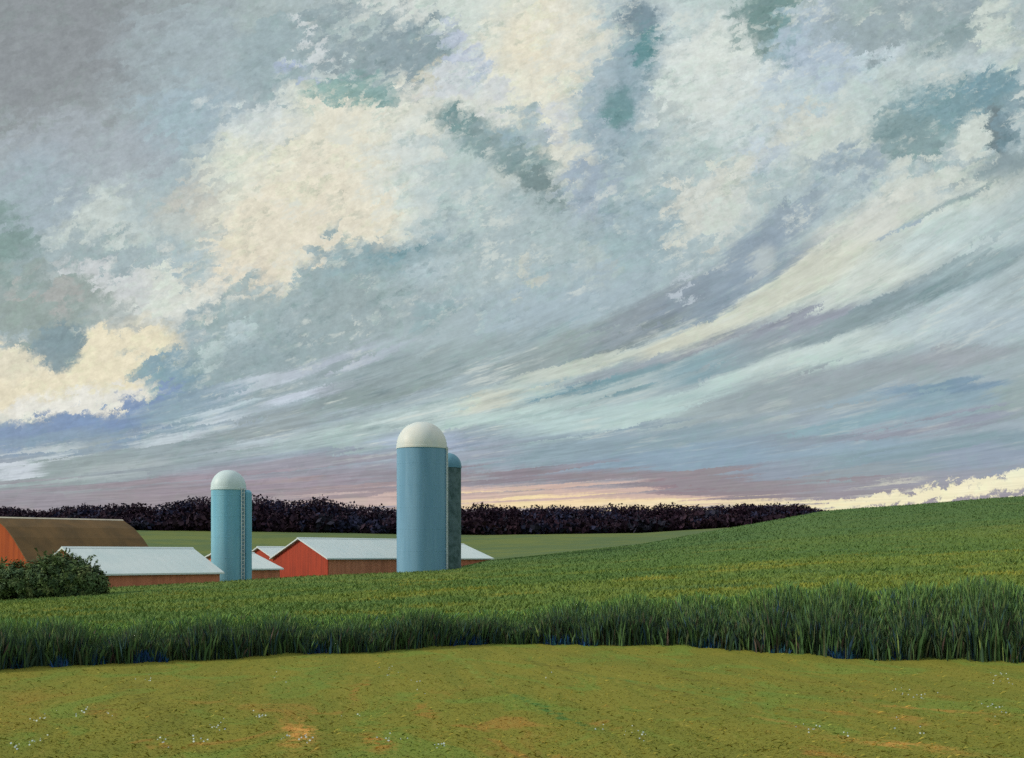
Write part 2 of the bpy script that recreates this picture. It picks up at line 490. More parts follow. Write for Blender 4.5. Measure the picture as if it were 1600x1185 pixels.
# pale and slate scraps through the cumulus, long flecks along the wind lower down
fc = wt.noise(wt.vmath('ADD', wt.vmath('ADD', ROT, (5.3, 1.7, 0)), wt.vmath('ADD', shake(d1, 0.4), shake(d2, 0.35))), 1.5, 8, 0.68)['Fac']
fl = wt.noise(wt.vmath('ADD', FL, (3.1, 7.7, 0)), 4.0, 8, 0.70)['Fac']
fx = wt.math('ADD', wt.math('MULTIPLY', fc, wt.math('SUBTRACT', 1.0, isS)), wt.math('MULTIPLY', fl, isS))
calm = wt.step(wt.math('ADD', qx, wt.math('MULTIPLY', qy, -0.35)), -7.6, -5.4)      # the veil at the upper left stays smooth
lowcalm = wt.step(h0, 0.2, 1.0)
quiet = wt.math('MULTIPLY', wt.math('MULTIPLY', calm, lowcalm), wt.math('SUBTRACT', 1.0, wt.math('MULTIPLY', lowright, 0.6)))
pale = wt.math('MULTIPLY', wt.math('MULTIPLY', wt.step(fx, 0.53, 0.68, 0, .62), wt.step(where, 0.36, 0.56)), quiet)
dark = wt.math('MULTIPLY', wt.math('MULTIPLY', wt.step(fx, 0.46, 0.33, 0, .60), wt.step(where, 0.64, 0.46)), quiet)
E = (1e-7, 1e-7, 1e-7)


SHARED = dict(hh=hh, Q0c=Q0c, Q0s=Q0s, Q0q=Q0q, gain=gain, lilac=lilac, green=green, pale=pale, dark=dark)


def sky_part(items):
    """one part of the cloud deck (a node group): its banks laid over each other, then the texture of the vapour"""
    g = bpy.data.node_groups.new('cloud_part', 'ShaderNodeTree')
    for k in SHARED:
        g.interface.new_socket(k, in_out='INPUT', socket_type='NodeSocketVector' if k.startswith('Q') else 'NodeSocketFloat')
    g.interface.new_socket('sky', in_out='OUTPUT', socket_type='NodeSocketShader')
    t = NT(g)
    gi = t.n.new('NodeGroupInput').outputs
    I = {k: gi[k] for k in SHARED}
    col = t.ramp(I['hh'], [(0.0, lin((176, 160, 158))), (0.10, lin((154, 148, 156))), (0.18, lin((152, 166, 178))),
                           (0.34, lin((162, 178, 182))), (0.6, lin((172, 188, 190))), (1.0, lin((170, 184, 186)))])
    Qc, Qs, Qq = I['Q0c'], I['Q0s'], I['Q0q']
    for i, (x, y, rx, ry, a, c, op, soft, kind) in enumerate(items):
        if i % 5 == 0:      # keeps the banks evaluated in order (Cycles would otherwise run out of stack)
            Qc = t.vmath('MULTIPLY_ADD', col, E, Qc)
            Qs = t.vmath('MULTIPLY_ADD', col, E, Qs)
            Qq = t.vmath('MULTIPLY_ADD', col, E, Qq)
        m = t.mapping({'c': Qc, 's': Qs, 'q': Qq}[kind], ((x - 800) / 100, (HY - y) / 100, 0), R(a), (rx / 100, ry / 100, 1))
        d = t.vmath('LENGTH', m)
        f = t.step(d, 1.0 - soft * 0.9, 1.0 + soft * 0.55, op, 0.0)
        col = t.mix(f, col, lin(c))
    col = t.vmath('SCALE', col, scale=I['gain'])
    col = t.mix(I['lilac'], col, t.mix(1.0, col, (0.985, 0.985, 1.035), 'MULTIPLY'))
    col = t.mix(I['green'], col, t.mix(1.0, col, (0.975, 1.03, 0.99), 'MULTIPLY'))
    col = t.mix(I['pale'], col, lin((212, 219, 212)))
    col = t.mix(I['dark'], col, t.mix(1.0, col, (0.66, 0.74, 0.75), 'MULTIPLY'))
    bgn = t.n.new('ShaderNodeBackground')
    t.l.new(col, bgn.inputs['Color'])
    go = t.n.new('NodeGroupOutput')
    t.l.new(bgn.outputs[0], go.inputs[0])
    n = wt.n.new('ShaderNodeGroup')
    n.node_tree = g
    for k, v in SHARED.items():
        wt.l.new(v, n.inputs[k])
    return n.outputs[0]


def background(col):
    n = wt.n.new('ShaderNodeBackground')
    n.inputs['Strength'].default_value = 1.0
    wt.l.new(col, n.inputs['Color'])
    return n.outputs[0]


def either(f, a, b):
    n = wt.n.new('ShaderNodeMixShader')
    wt.l.new(f, n.inputs[0])
    wt.l.new(a, n.inputs[1])
    wt.l.new(b, n.inputs[2])
    return n.outputs[0]


def reach(it):
    x, y, rx, ry, a, c, op, soft, kind = it
    k = 1 + 0.55 * soft
    ca, sa = math.cos(R(a)), math.sin(R(a))
    ex, ey = math.hypot(rx * ca, ry * sa) * k + 85, math.hypot(rx * sa, ry * ca) * k + 75
    return x - ex, x + ex, y - ey, y + ey


def split(items, x0, x1, y0, y1, depth):
    """only the banks that reach a part of the sky are worked out there"""
    items = [it for it in items if reach(it)[0] < x1 and reach(it)[1] > x0 and reach(it)[2] < y1 and reach(it)[3] > y0]
    if depth == 0:
        return sky_part(items)
    if depth % 2 == 0 or depth == 5:
        xm = (max(x0, 0) + min(x1, 1600)) / 2
        f = wt.math('GREATER_THAN', qx, (xm - 800) / 100)
        return either(f, split(items, x0, xm, y0, y1, depth - 1), split(items, xm, x1, y0, y1, depth - 1))
    ym = (max(y0, 0) + min(y1, 810)) / 2
    f = wt.math('GREATER_THAN', qy, (HY - ym) / 100)
    return either(f, split(items, x0, x1, ym, y1, depth - 1), split(items, x0, x1, y0, ym, depth - 1))


front = split(CLOUDS, -1e6, 1e6, -1e6, 1e6, 4)
# the rest of the sky, overhead and behind: unseen cloud, brightness set for light on camera-facing sides, with gaps of clear sky
sky = wt.n.new('ShaderNodeTexSky')
sky.sky_type = 'NISHITA'
sky.sun_disc = False
sky.sun_elevation = R(SUN_EL)
sky.sun_rotation = R(SUN_AZ)
clear = wt.vmath('SCALE', sky.outputs[0], scale=0.08)
over = wt.mix(wt.step(dz, 0.05, 0.8), (0.34, 0.38, 0.41), (0.52, 0.57, 0.60))
gaps = wt.step(wt.noise(gen, 2.0, 5, 0.55, dim='3D')['Fac'], 0.55, 0.75, 0.0, 0.6)
back = wt.mix(gaps, over, clear)
full = either(wt.step(dy, 0.25, 0.6), background(back), front)
wo = wt.n.new('ShaderNodeOutputWorld')
wt.l.new(full, wo.inputs['Surface'])


# ---------------------------------------------------------------- mesh helpers
def tag(o, label=None, cat=None, group=None, kind=None):
    if label:
        o['label'] = label
    if cat:
        o['category'] = cat
    if group:
        o['group'] = group
    if kind:
        o['kind'] = kind
    return o


def link(name, me, mat=None, parent=None, smooth=False):
    if mat is not None:
        me.materials.append(mat)
    if smooth:
        me.polygons.foreach_set('use_smooth', np.ones(len(me.polygons), dtype=bool))
    o = bpy.data.objects.new(name, me)
    COL.objects.link(o)
    if parent is not None:
        o.parent = parent
    return o


def empty(name, loc, rotz=0.0):
    o = bpy.data.objects.new(name, None)
    o.empty_display_size = 0.5
    COL.objects.link(o)
    o.location = loc
    o.rotation_euler = (0, 0, rotz)
    return o


class MB:
    def __init__(self):
        self.v, self.f = [], []

    def add(self, vs, fs):
        b = len(self.v)
        self.v += [tuple(p) for p in vs]
        self.f += [tuple(b + i for i in f) for f in fs]

    def box(self, x0, x1, y0, y1, z0, z1):
        self.add([(x0, y0, z0), (x1, y0, z0), (x1, y1, z0), (x0, y1, z0), (x0, y0, z1), (x1, y0, z1), (x1, y1, z1), (x0, y1, z1)],
                 [(0, 3, 2, 1), (4, 5, 6, 7), (0, 1, 5, 4), (1, 2, 6, 5), (2, 3, 7, 6), (3, 0, 4, 7)])

    def prism(self, prof, y0, y1):
        """closed outline prof [(x, z)] counter-clockwise seen from -y, pulled from y0 to y1"""
        n = len(prof)
        vs = [(x, y0, z) for x, z in prof] + [(x, y1, z) for x, z in prof]
        fs = [tuple(range(n)), tuple(range(2 * n - 1, n - 1, -1))]
        fs += [(i, n + i, n + (i + 1) % n, (i + 1) % n) for i in range(n)]
        self.add(vs, fs)

    def lathe(self, prof, n=48, cx=0.0, cy=0.0):
        """prof [(r, z)] from bottom to top"""
        vs, fs = [], []
        for r, z in prof:
            for k in range(n):
                a = 2 * math.pi * k / n
                vs.append((cx + r * math.cos(a), cy + r * math.sin(a), z))
        for i in range(len(prof) - 1):
            for k in range(n):
                k2 = (k + 1) % n
                fs.append((i * n + k, i * n + k2, (i + 1) * n + k2, (i + 1) * n + k))
        fs.append(tuple(range(n - 1, -1, -1)))
        fs.append(tuple((len(prof) - 1) * n + k for k in range(n)))
        self.add(vs, fs)

    def tube(self, p, q, r0, r1=None, n=6):
        p, q = Vector(p), Vector(q)
        r1 = r0 if r1 is None else r1
        d = (q - p).normalized()
        u = d.orthogonal().normalized()
        w = d.cross(u)
        vs = []
        for c, r in ((p, r0), (q, r1)):
            for k in range(n):
                a = 2 * math.pi * k / n
                vs.append(c + u * (r * math.cos(a)) + w * (r * math.sin(a)))
        fs = [(k, (k + 1) % n, n + (k + 1) % n, n + k) for k in range(n)]
        fs += [tuple(range(n - 1, -1, -1)), tuple(range(n, 2 * n))]
        self.add(vs, fs)

    def build(self, name, mat, parent=None, smooth=False):
        me = bpy.data.meshes.new(name)
        me.from_pydata(self.v, [], self.f)
        me.validate()
        me.update()
        o = link(name, me, mat, parent)
        if smooth:
            me.polygons.foreach_set('use_smooth', np.ones(len(me.polygons), dtype=bool))
            try:
                me.set_sharp_from_angle(angle=R(35))
            except Exception:
                pass
        return o


def quads_mesh(name, V, tint=None, per=4):
    """V: (n, per, 3) polygons of per corners each; tint: (n, 3) colour of each"""
    n = V.shape[0]
    me = bpy.data.meshes.new(name)
    me.vertices.add(n * per)
    me.vertices.foreach_set('co', V.reshape(-1).astype(np.float32))
    me.loops.add(n * per)
    me.loops.foreach_set('vertex_index', np.arange(n * per, dtype=np.int32))
    me.polygons.add(n)
    me.polygons.foreach_set('loop_start', np.arange(0, n * per, per, dtype=np.int32))
    me.update(calc_edges=True)
    if tint is not None:
        at = me.attributes.new('tint', 'FLOAT_COLOR', 'POINT')
        c = np.ones((n, per, 4), dtype=np.float32)
        c[:, :, :3] = tint[:, None, :]
        at.data.foreach_set('color', c.reshape(-1))
    return me


# ---------------------------------------------------------------- materials
def new_mat(name):
    m = bpy.data.materials.new(name)
    m.use_nodes = True
    t = NT(m.node_tree)
    t.n.clear()
    out = t.n.new('ShaderNodeOutputMaterial')
    b = t.n.new('ShaderNodeBsdfPrincipled')
    t.l.new(b.outputs[0], out.inputs['Surface'])
    b.inputs['Specular IOR Level'].default_value = 0.25
    return m, t, b


def bump(t, b, h, strength=0.4, dist=0.05):
    n = t.n.new('ShaderNodeBump')
    n.inputs['Strength'].default_value = strength
    n.inputs['Distance'].default_value = dist
    t.l.new(h, n.inputs['Height'])
    t.l.new(n.outputs[0], b.inputs['Normal'])


def painted(name, c, c2, scale=0.6, rough=0.6, vert=(1, 1, 0.25), spec=0.25, metal=0.0, ribs=None, amt=1.0, hoops=None, grain=0.35):
    """worn paint or sheet metal: two tones of the same coat, weathered in streaks"""
    m, t, b = new_mat(name)
    P = t.n.new('ShaderNodeTexCoord').outputs['Object']
    n1 = t.noise(t.vmath('MULTIPLY', P, vert), scale, 7, 0.62, 0.4, '3D')['Fac']
    n2 = t.noise(P, scale * 7, 5, 0.6, 0.0, '3D')['Fac']
    col = t.mix(t.step(n1, 0.36, 0.66, 0, amt), c, c2)
    col = t.mix(t.step(n2, 0.55, 0.75, 0, grain), col, tuple(min(1, v * 1.25) for v in c2))
    t.put(b.inputs['Base Color'], col)
    b.inputs['Roughness'].default_value = rough
    b.inputs['Specular IOR Level'].default_value = spec
    b.inputs['Metallic'].default_value = metal
    h = n2
    if ribs:
        x = t.sep(P)[ribs[0]]
        w = t.math('SINE', t.math('MULTIPLY', x, 2 * math.pi / ribs[1]))
        h = t.math('ADD', t.math('MULTIPLY', w, 0.5), t.math('MULTIPLY', n2, 0.5))
    if hoops:
        z = t.sep(P)[2]
        w = t.math('GREATER_THAN', t.math('FRACT', t.math('DIVIDE', z, hoops)), 0.9)
        h = t.math('ADD', w, t.math('MULTIPLY', n2, 0.4))
    bump(t, b, h, grain, 0.04)
    return m


K_ILL = 0.72     # what a level, open surface receives here, used to turn seen colours into base colours


def alb(c, k=None):
    return tuple(min(0.9, v / (K_ILL if k is None else k)) for v in lin(c))


M_silo = painted('blue_silo_enamel', lin((132, 176, 202)), lin((114, 162, 190)), 0.5, 0.55, (1.6, 1.6, 0.12), grain=0.06)
M_silo2 = painted('teal_silo_enamel', lin((140, 196, 214)), lin((116, 180, 204)), 0.5, 0.55, (1.6, 1.6, 0.12), grain=0.06)
M_silo3 = painted('dark_stave_concrete', lin((106, 128, 132)), lin((72, 96, 96)), 1.4, 0.8, (1, 1, 0.8), hoops=0.75)
M_dome = painted('cream_dome_sheet', lin((234, 234, 224)), lin((222, 230, 226)), 0.5, 0.45, (1, 1, 0.5), grain=0.08)
M_dome2 = painted('pale_dome_sheet', lin((218, 234, 234)), lin((206, 226, 228)), 0.5, 0.45, (1, 1, 0.5), grain=0.08)
M_dome3 = painted('blue_dome_sheet', lin((116, 166, 184)), lin((100, 150, 172)), 0.5, 0.5, (1, 1, 0.5), grain=0.08)
M_galv = painted('galvanised_steel', lin((225, 232, 230)), lin((205, 214, 214)), 2.0, 0.5, (1, 1, 1))
M_roof = painted('pale_sheet_roof', lin((230, 240, 238)), lin((220, 234, 233)), 0.35, 0.5, (1, 1, 1), ribs=(1, 1.1), grain=0.15)
M_brown = painted('weathered_brown_roof', lin((116, 90, 56)), lin((98, 78, 50)), 0.35, 0.8, (1, 1, 1), ribs=(1, 1.3))
M_cap = painted('pale_ridge_metal', lin((215, 205, 180)), lin((190, 180, 160)), 1.0, 0.5)
M_red = painted('red_barn_boards', lin((186, 76, 52)), lin((166, 70, 50)), 0.7, 0.8, (3, 3, 0.3), ribs=(0, 0.3))
M_rust = painted('rust_orange_boards', lin((176, 82, 32)), lin((150, 66, 26)), 0.5, 0.8, (3, 3, 0.3), ribs=(0, 0.3))
M_brick = painted('brown_red_boards', lin((222, 142, 108)), lin((198, 124, 94)), 0.6, 0.85, (3, 3, 0.3), ribs=(1, 0.3))


TRACKS = [(-2.3, 40.0, -0.2, 27.5, 0.20, (98, 126, 56), .5), (-0.2, 27.5, 1.5, 21.0, 0.16, (52, 100, 52), .7),
          (-2.0, 39.5, -0.4, 27.6, 0.08, (140, 140, 70), .4),
          (-0.2, 36.0, 4.2, 25.5, 0.20, (84, 82, 36), .6), (1.6, 31.5, 6.4, 22.5, 0.20, (92, 116, 54), .7),
          (2.4, 32.0, 7.0, 26.0, 0.14, (86, 80, 34), .5), (-6.0, 32.0, -8.5, 22.0, 0.16, (84, 84, 36), .5),
          (9.0, 25.0, 11.5, 21.5, 0.12, (80, 76, 36), .6), (-3.6, 30.0, -3.3, 25.0, 0.16, (150, 104, 54), .5),
          (-3.9, 22.5, -3.2, 19.0, 0.40, (196, 142, 76), .85), (-2.4, 21.0, -1.9, 19.0, 0.30, (190, 112, 58), .85), (-1.9, 25.5, -1.4, 22.5, 0.25, (160, 108, 56), .6),
          (-0.6, 20.0, 0.1, 18.5, 0.35, (128, 86, 44), .7), (4.5, 23.5, 5.2, 21.5, 0.25, (164, 118, 64), .6),
          (5.2, 20.5, 7.0, 18.8, 0.5, (190, 138, 74), .85), (6.8, 25.0, 9.4, 22.6, 0.28, (164, 122, 62), .65), (9.0, 21.0, 8.4, 19.0, 0.35, (172, 88, 56), .8),
          (-8.5, 25.0, -7.0, 22.0, 0.4, (128, 100, 48), .6), (-5.0, 33.0, -4.2, 28.0, 0.6, (94, 112, 50), .7), (-9.5, 30.0, -5.5, 20.5, 0.5, (100, 98, 42), .6), (-13.0, 33.0, -8.0, 20.0, 0.6, (126, 112, 48), .5), (1.0, 38.0, 9.0, 27.0, 0.5, (104, 98, 42), .5), (3.0, 29.0, 8.0, 24.5, 0.7, (98, 116, 52), .6),
          (-12.0, 36.0, -11.0, 26.0, 0.6, (100, 114, 50), .5), (13.0, 33.0, 12.0, 24.0, 0.6, (100, 114, 50), .5)]


def field_colours(t, P):
    """the same field colours for the soil sheet and for the grass that stands on it"""
    # mown hay in front: rows drawn towards the farm
    rows = t.mapping(P, rot=R(-8), kind='POINT', scale=(1, 1, 1))
    r1 = t.noise(t.vmath('MULTIPLY', rows, (0.9, 0.13, 0)), 1.0, 6, 0.65, 0.5)['Fac']
    r2 = t.noise(t.vmath('MULTIPLY', rows, (0.55, 0.30, 0)), 1.0, 4, 0.6, 0.6)['Fac']
    r3 = t.noise(t.vmath('MULTIPLY', rows, (5.0, 1.2, 0)), 1.0, 4, 0.6)['Fac']
    hay = t.mix(t.step(r1, 0.38, 0.62), alb((118, 115, 48)), alb((108, 110, 46)))
    hay = t.mix(t.step(r2, 0.52, 0.66, 0, .8), hay, alb((104, 120, 52)))
    near = t.step(t.sep(P)[1], 30.0, 20.0)
    hay = t.mix(t.math('MULTIPLY', t.step(r2, 0.42, 0.30, 0, .7), t.math('ADD', t.math('MULTIPLY', near, .85), .1)), hay, alb((150, 112, 56)))
    hay = t.mix(t.step(r3, 0.6, 0.75, 0, .55), hay, alb((136, 128, 62)))
    hay = t.mix(t.step(r3, 0.38, 0.25, 0, .6), hay, alb((98, 98, 44)))
    # wheel tracks pressed into the hay
    X_, Y_, Z_ = t.sep(P)
    wob = t.math('MULTIPLY', t.math('SUBTRACT', t.noise(P, 0.8, 4, 0.7)['Fac'], 0.5), 0.9)
    patchy = t.step(t.noise(P, 2.6, 6, 0.72)['Fac'], 0.38, 0.60)
    for (x0, y0, x1, y1, wdt, c, op) in TRACKS:
        ln = math.hypot(x1 - x0, y1 - y0)
        ux, uy = (x1 - x0) / ln, (y1 - y0) / ln
        ex = t.math('ADD', X_, -x0)
        ey = t.math('ADD', Y_, -y0)
        al = t.math('ADD', t.math('MULTIPLY', ex, ux), t.math('MULTIPLY', ey, uy))
        ac = t.math('ADD', t.math('SUBTRACT', t.math('MULTIPLY', ex, uy), t.math('MULTIPLY', ey, ux)), wob)
        f = t.math('MULTIPLY', t.step(t.math('ABSOLUTE', ac), wdt, wdt * 0.3, 0, op),
                   t.math('MULTIPLY', patchy, t.math('MULTIPLY', t.step(al, -0.5, 1.5), t.step(al, ln + 1, ln - 2))))
        hay = t.mix(f, hay, alb(c))
    # meadow beyond the tall grass
    m1 = t.noise(t.vmath('MULTIPLY', P, (0.035, 0.06, 0)), 1.0, 6, 0.62, 0.7)['Fac']
    m2 = t.noise(t.vmath('MULTIPLY', P, (0.10, 0.22, 0)), 1.0, 5, 0.6, 0.4)['Fac']
    mid = t.mix(t.step(m1, 0.4, 0.62), alb((98, 112, 51)), alb((82, 104, 52)))
    mid = t.mix(t.step(m2, 0.55, 0.68, 0, .75), mid, alb((122, 120, 48)))
    mid = t.mix(t.step(m2, 0.40, 0.28, 0, .6), mid, alb((70, 98, 62)))
    mid = t.mix(t.step(t.math('ADD', t.sep(P)[1], t.math('MULTIPLY', m2, 60)), 110, 175, 0, .8), mid, alb((70, 96, 58)))
    # far field
    f1 = t.noise(t.vmath('MULTIPLY', P, (0.012, 0.02, 0)), 1.0, 5, 0.6, 0.3)['Fac']
    f2 = t.noise(t.vmath('MULTIPLY', P, (0.08, 0.06, 0)), 1.0, 6, 0.7)['Fac']
    far = t.mix(t.step(t.math('ADD', t.math('MULTIPLY', f1, 0.55), t.math('MULTIPLY', f2, 0.45)), 0.42, 0.58), alb((98, 108, 62)), alb((84, 100, 66)))
    return hay, mid, far


M_ground, t, b = new_mat('field_soil')
P = t.n.new('ShaderNodeNewGeometry').outputs['Position']
hay, mid, far = field_colours(t, P)
zn = t.n.new('ShaderNodeAttribute')
zn.attribute_name = 'zone'
z = t.math('ADD', zn.outputs['Fac'], t.math('MULTIPLY', t.math('SUBTRACT', t.noise(P, 0.35, 5, 0.6)['Fac'], 0.5), 0.35))
c = t.mix(t.step(z, 0.35, 0.65), hay, mid)
c = t.mix(t.step(z, 1.2, 1.8), c, far)
t.put(b.inputs['Base Color'], c)
b.inputs['Roughness'].default_value = 0.95
b.inputs['Specular IOR Level'].default_value = 0.05
bump(t, b, t.noise(P, 3.0, 6, 0.65)['Fac'], 0.4, 0.08)


def grass_mat(name, which=None):
    m, t, b = new_mat(name)
    a = t.n.new('ShaderNodeAttribute')
    a.attribute_name = 'tint'
    c = a.outputs['Color']
    if which is not None:
        P = t.n.new('ShaderNodeNewGeometry').outputs['Position']
        c = t.mix(1.0, field_colours(t, P)[which], c, 'MULTIPLY')
    t.put(b.inputs['Base Color'], c)
    b.inputs['Roughness'].default_value = 0.75
    b.inputs['Specular IOR Level'].default_value = 0.12
    return m


M_hay = grass_mat('mown_hay', 0)
M_mead = grass_mat('meadow_grass_green', 1)
M_tint = grass_mat('leaf_tints')

# ---------------------------------------------------------------- the land
PX = np.array([-400, 0, 160, 355, 500, 660, 760, 1000, 1150, 1285, 1600, 2000], float)
EDGE = np.array([1062, 1046, 1036, 1027, 1021, 1015, 1006, 1010, 1017, 1027, 1034, 1045], float)
ROWS = [
    ('b', 3.2, [1000, 992, 985, 977, 973, 968, 962, 955, 951, 948, 944, 940]),
    ('a', 60, [962, 958, 952, 945, 938, 930, 926, 915, 908, 902, 892, 880]),
    ('a', 90, [944, 941, 932, 922, 914, 907, 902, 886, 876, 866, 850, 835]),
    ('a', 112, [938, 933, 919, 908, 900, 893, 888, 869, 855, 842, 822, 800]),
    ('a', 122, [942, 937, 925, 914, 905, 898, 885, 864, 848, 835, 812, 790]),
    ('a', 150, [940, 936, 930, 924, 917, 908, 877, 856, 835, 812, 790, 768]),
    ('a', 185, [924, 920, 916, 912, 906, 898, 878, 851, 824, 799, 775, 752]),
    ('a', 230, [904, 900, 897, 894, 890, 886, 876, 853, 828, 806, 783, 760]),
    ('a', 320, [862, 860, 860, 860, 860, 860, 859, 850, 838, 822, 800, 780]),
    ('a', 450, [820, 822, 826, 829, 831, 834, 835, 832, 823, 812, 800, 790]),
    ('a', 700, [830] * 12),
    ('a', 5000, [852] * 12),
]
HAYZ = -3.0


def d_edge(px):
    return -HAYZ * F / (np.interp(px, PX, EDGE) - HY)


def height(X, Y):
    X = np.asarray(X, float)
    Y = np.asarray(Y, float)
    px = 800 + F * X / np.maximum(Y, 18.0)
    de = d_edge(px)
    kd = [np.full_like(Y, -1e4), de]
    kz = [np.full_like(Y, HAYZ), np.full_like(Y, HAYZ)]
    for kind, d, py in ROWS:
        dd = de + d if kind == 'b' else np.full_like(Y, d)
        kd.append(dd)
        kz.append((HY - np.interp(px, PX, np.array(py, float))) / F * dd)
    z = np.full_like(Y, HAYZ)
    for i in range(len(kd) - 1):
        s = (Y >= kd[i]) & (Y < kd[i + 1])
        tt = (Y - kd[i]) / (kd[i + 1] - kd[i])
        z = np.where(s, kz[i] + (kz[i + 1] - kz[i]) * tt, z)
    z = z + 0.04 * np.sin(X * 0.31 + 1.3) * np.sin(Y * 0.23) + 0.02 * np.sin(X * 0.9 + Y * 0.55)
    return z


ys = np.unique(np.concatenate([np.linspace(-80, 12, 20), np.arange(12, 52, 0.5), np.arange(52, 200, 1.5),
                               np.arange(200, 500, 6), np.arange(500, 900, 25), np.geomspace(900, 5000, 14)]))
xs = np.unique(np.concatenate([-np.geomspace(70, 4000, 40)[::-1], np.arange(-70, 70.1, 0.8), np.geomspace(70, 4000, 40)]))
GX, GY = np.meshgrid(xs, ys)
GZ = height(GX, GY)
for _ in range(2):
    s = GZ.copy()
    s[1:-1] = (GZ[:-2] + 2 * GZ[1:-1] + GZ[2:]) / 4
    GZ = s
ny, nx = GX.shape


def ground_z(X, Y):
    """height of the land sheet itself"""
    X = np.asarray(X, float)
    Y = np.asarray(Y, float)
    i = np.clip(np.searchsorted(ys, Y) - 1, 0, ny - 2)
    j = np.clip(np.searchsorted(xs, X) - 1, 0, nx - 2)
    a = (Y - ys[i]) / (ys[i + 1] - ys[i])
    c = (X - xs[j]) / (xs[j + 1] - xs[j])
    return (GZ[i, j] * (1 - a) * (1 - c) + GZ[i + 1, j] * a * (1 - c) + GZ[i, j + 1] * (1 - a) * c + GZ[i + 1, j + 1] * a * c)


me = bpy.data.meshes.new('ground')
idx = np.arange(ny * nx).reshape(ny, nx)
faces = np.stack([idx[:-1, :-1], idx[:-1, 1:], idx[1:, 1:], idx[1:, :-1]], -1).reshape(-1, 4)
me.vertices.add(ny * nx)
me.vertices.foreach_set('co', np.stack([GX, GY, GZ], -1).reshape(-1).astype(np.float32))
me.loops.add(faces.size)
me.loops.foreach_set('vertex_index', faces.reshape(-1).astype(np.int32))
me.polygons.add(len(faces))
me.polygons.foreach_set('loop_start', np.arange(0, faces.size, 4, dtype=np.int32))
me.update(calc_edges=True)
gpx = 800 + F * GX / np.maximum(GY, 18.0)
gde = d_edge(gpx)
z1 = np.clip((GY - gde + 0.6) / 1.2, 0, 1)
# the far field starts behind the swell of the near hill
far0 = np.interp(gpx, PX, [135, 135, 140, 150, 160, 165, 172, 190, 200, 215, 240, 260])
z2 = np.clip((GY - far0) / 25, 0, 1)
at = me.attributes.new('zone', 'FLOAT', 'POINT')
at.data.foreach_set('value', (z1 + z2).reshape(-1).astype(np.float32))
tag(link('ground', me, M_ground, smooth=True), kind='structure')


def pick(pal, w, n, kk=0.45):
    k = rng.choice(len(pal), n, p=np.array(w) / sum(w))
    c = np.array([lin(p) for p in pal])[k] / kk
    return c * rng.uniform(0.8, 1.2, (n, 1))


def blades(x, y, h, w, lean, head, z=None, bend=0.5):
    """three-cornered-plus blades: (n, 4) polygons, rooted in the ground"""
    n = len(x)
    z = ground_z(x, y) - 0.03 if z is None else z
    a = rng.uniform(0, 2 * np.pi, n)                     # which way the flat side faces
    ux, uy = np.cos(a) * w / 2, np.sin(a) * w / 2
    lx, ly = np.cos(head) * lean, np.sin(head) * lean
    V = np.empty((n, 4, 3))
    V[:, 0] = np.stack([x - ux, y - uy, z], -1)
    V[:, 1] = np.stack([x + ux, y + uy, z], -1)
    V[:, 2] = np.stack([x + ux * .7 + lx * bend, y + uy * .7 + ly * bend, z + h * 0.62], -1)
    V[:, 3] = np.stack([x + lx, y + ly, z + h], -1)
    return V


# mown hay
N = 230000
py = rng.uniform(1002, 1230, N)
px = rng.uniform(-260, 1860, N)
dd = -HAYZ * F / (py - HY) * rng.uniform(0.97, 1.03, N)
ok = dd < d_edge(px) + 0.2
px, dd = px[ok], dd[ok]
x, y = (px - 800) / F * dd, dd
n = len(x)
h = rng.uniform(0.015, 0.055, n)
V = blades(x, y, h, rng.uniform(0.010, 0.026, n), rng.uniform(0.04, 0.22, n), rng.normal(-1.4, 0.7, n))
tint = np.ones((n, 3)) * rng.uniform(0.9, 1.25, (n, 1))
kk = rng.uniform(0, 1, n)
for lo, hi, mul, up in ((0.0, 0.03, (1.35, 1.2, 1.15), 0.04), (0.03, 0.05, (0.78, 0.94, 0.8), 0.03), (0.08, 0.09, (1.3, 0.88, 0.8), 0.02)):
    sel = (kk >= lo) & (kk < hi)
    tint[sel] *= np.array(mul)
    V[sel, 2:, 2] += rng.uniform(0, up, (sel.sum(), 1))
tag(link('mown_hay', quads_mesh('mown_hay', V, tint), M_hay), 'short olive mown hay covering the near field', 'grass', kind='stuff')

# meadow grass beyond, and on the slope at the right
N = 190000
py = rng.uniform(780, 990, N)
px = rng.uniform(-260, 1860, N)
dd = d_edge(px) + 3.0 + rng.uniform(0, 1, N) ** 1.5 * 150
x, y = (px - 800) / F * dd, dd
h = rng.uniform(0.06, 0.22, N)
V = blades(x, y, h, rng.uniform(0.03, 0.09, N) * (0.6 + dd / 120), rng.uniform(0.05, 0.25, N), rng.uniform(0, 6.28, N))
tint = np.ones((N, 3)) * rng.uniform(1.0, 1.4, (N, 1))
tag(link('meadow_grass', quads_mesh('meadow_grass', V, tint), M_mead), 'green meadow grass on the slope behind the tall dark grass', 'grass', kind='stuff')

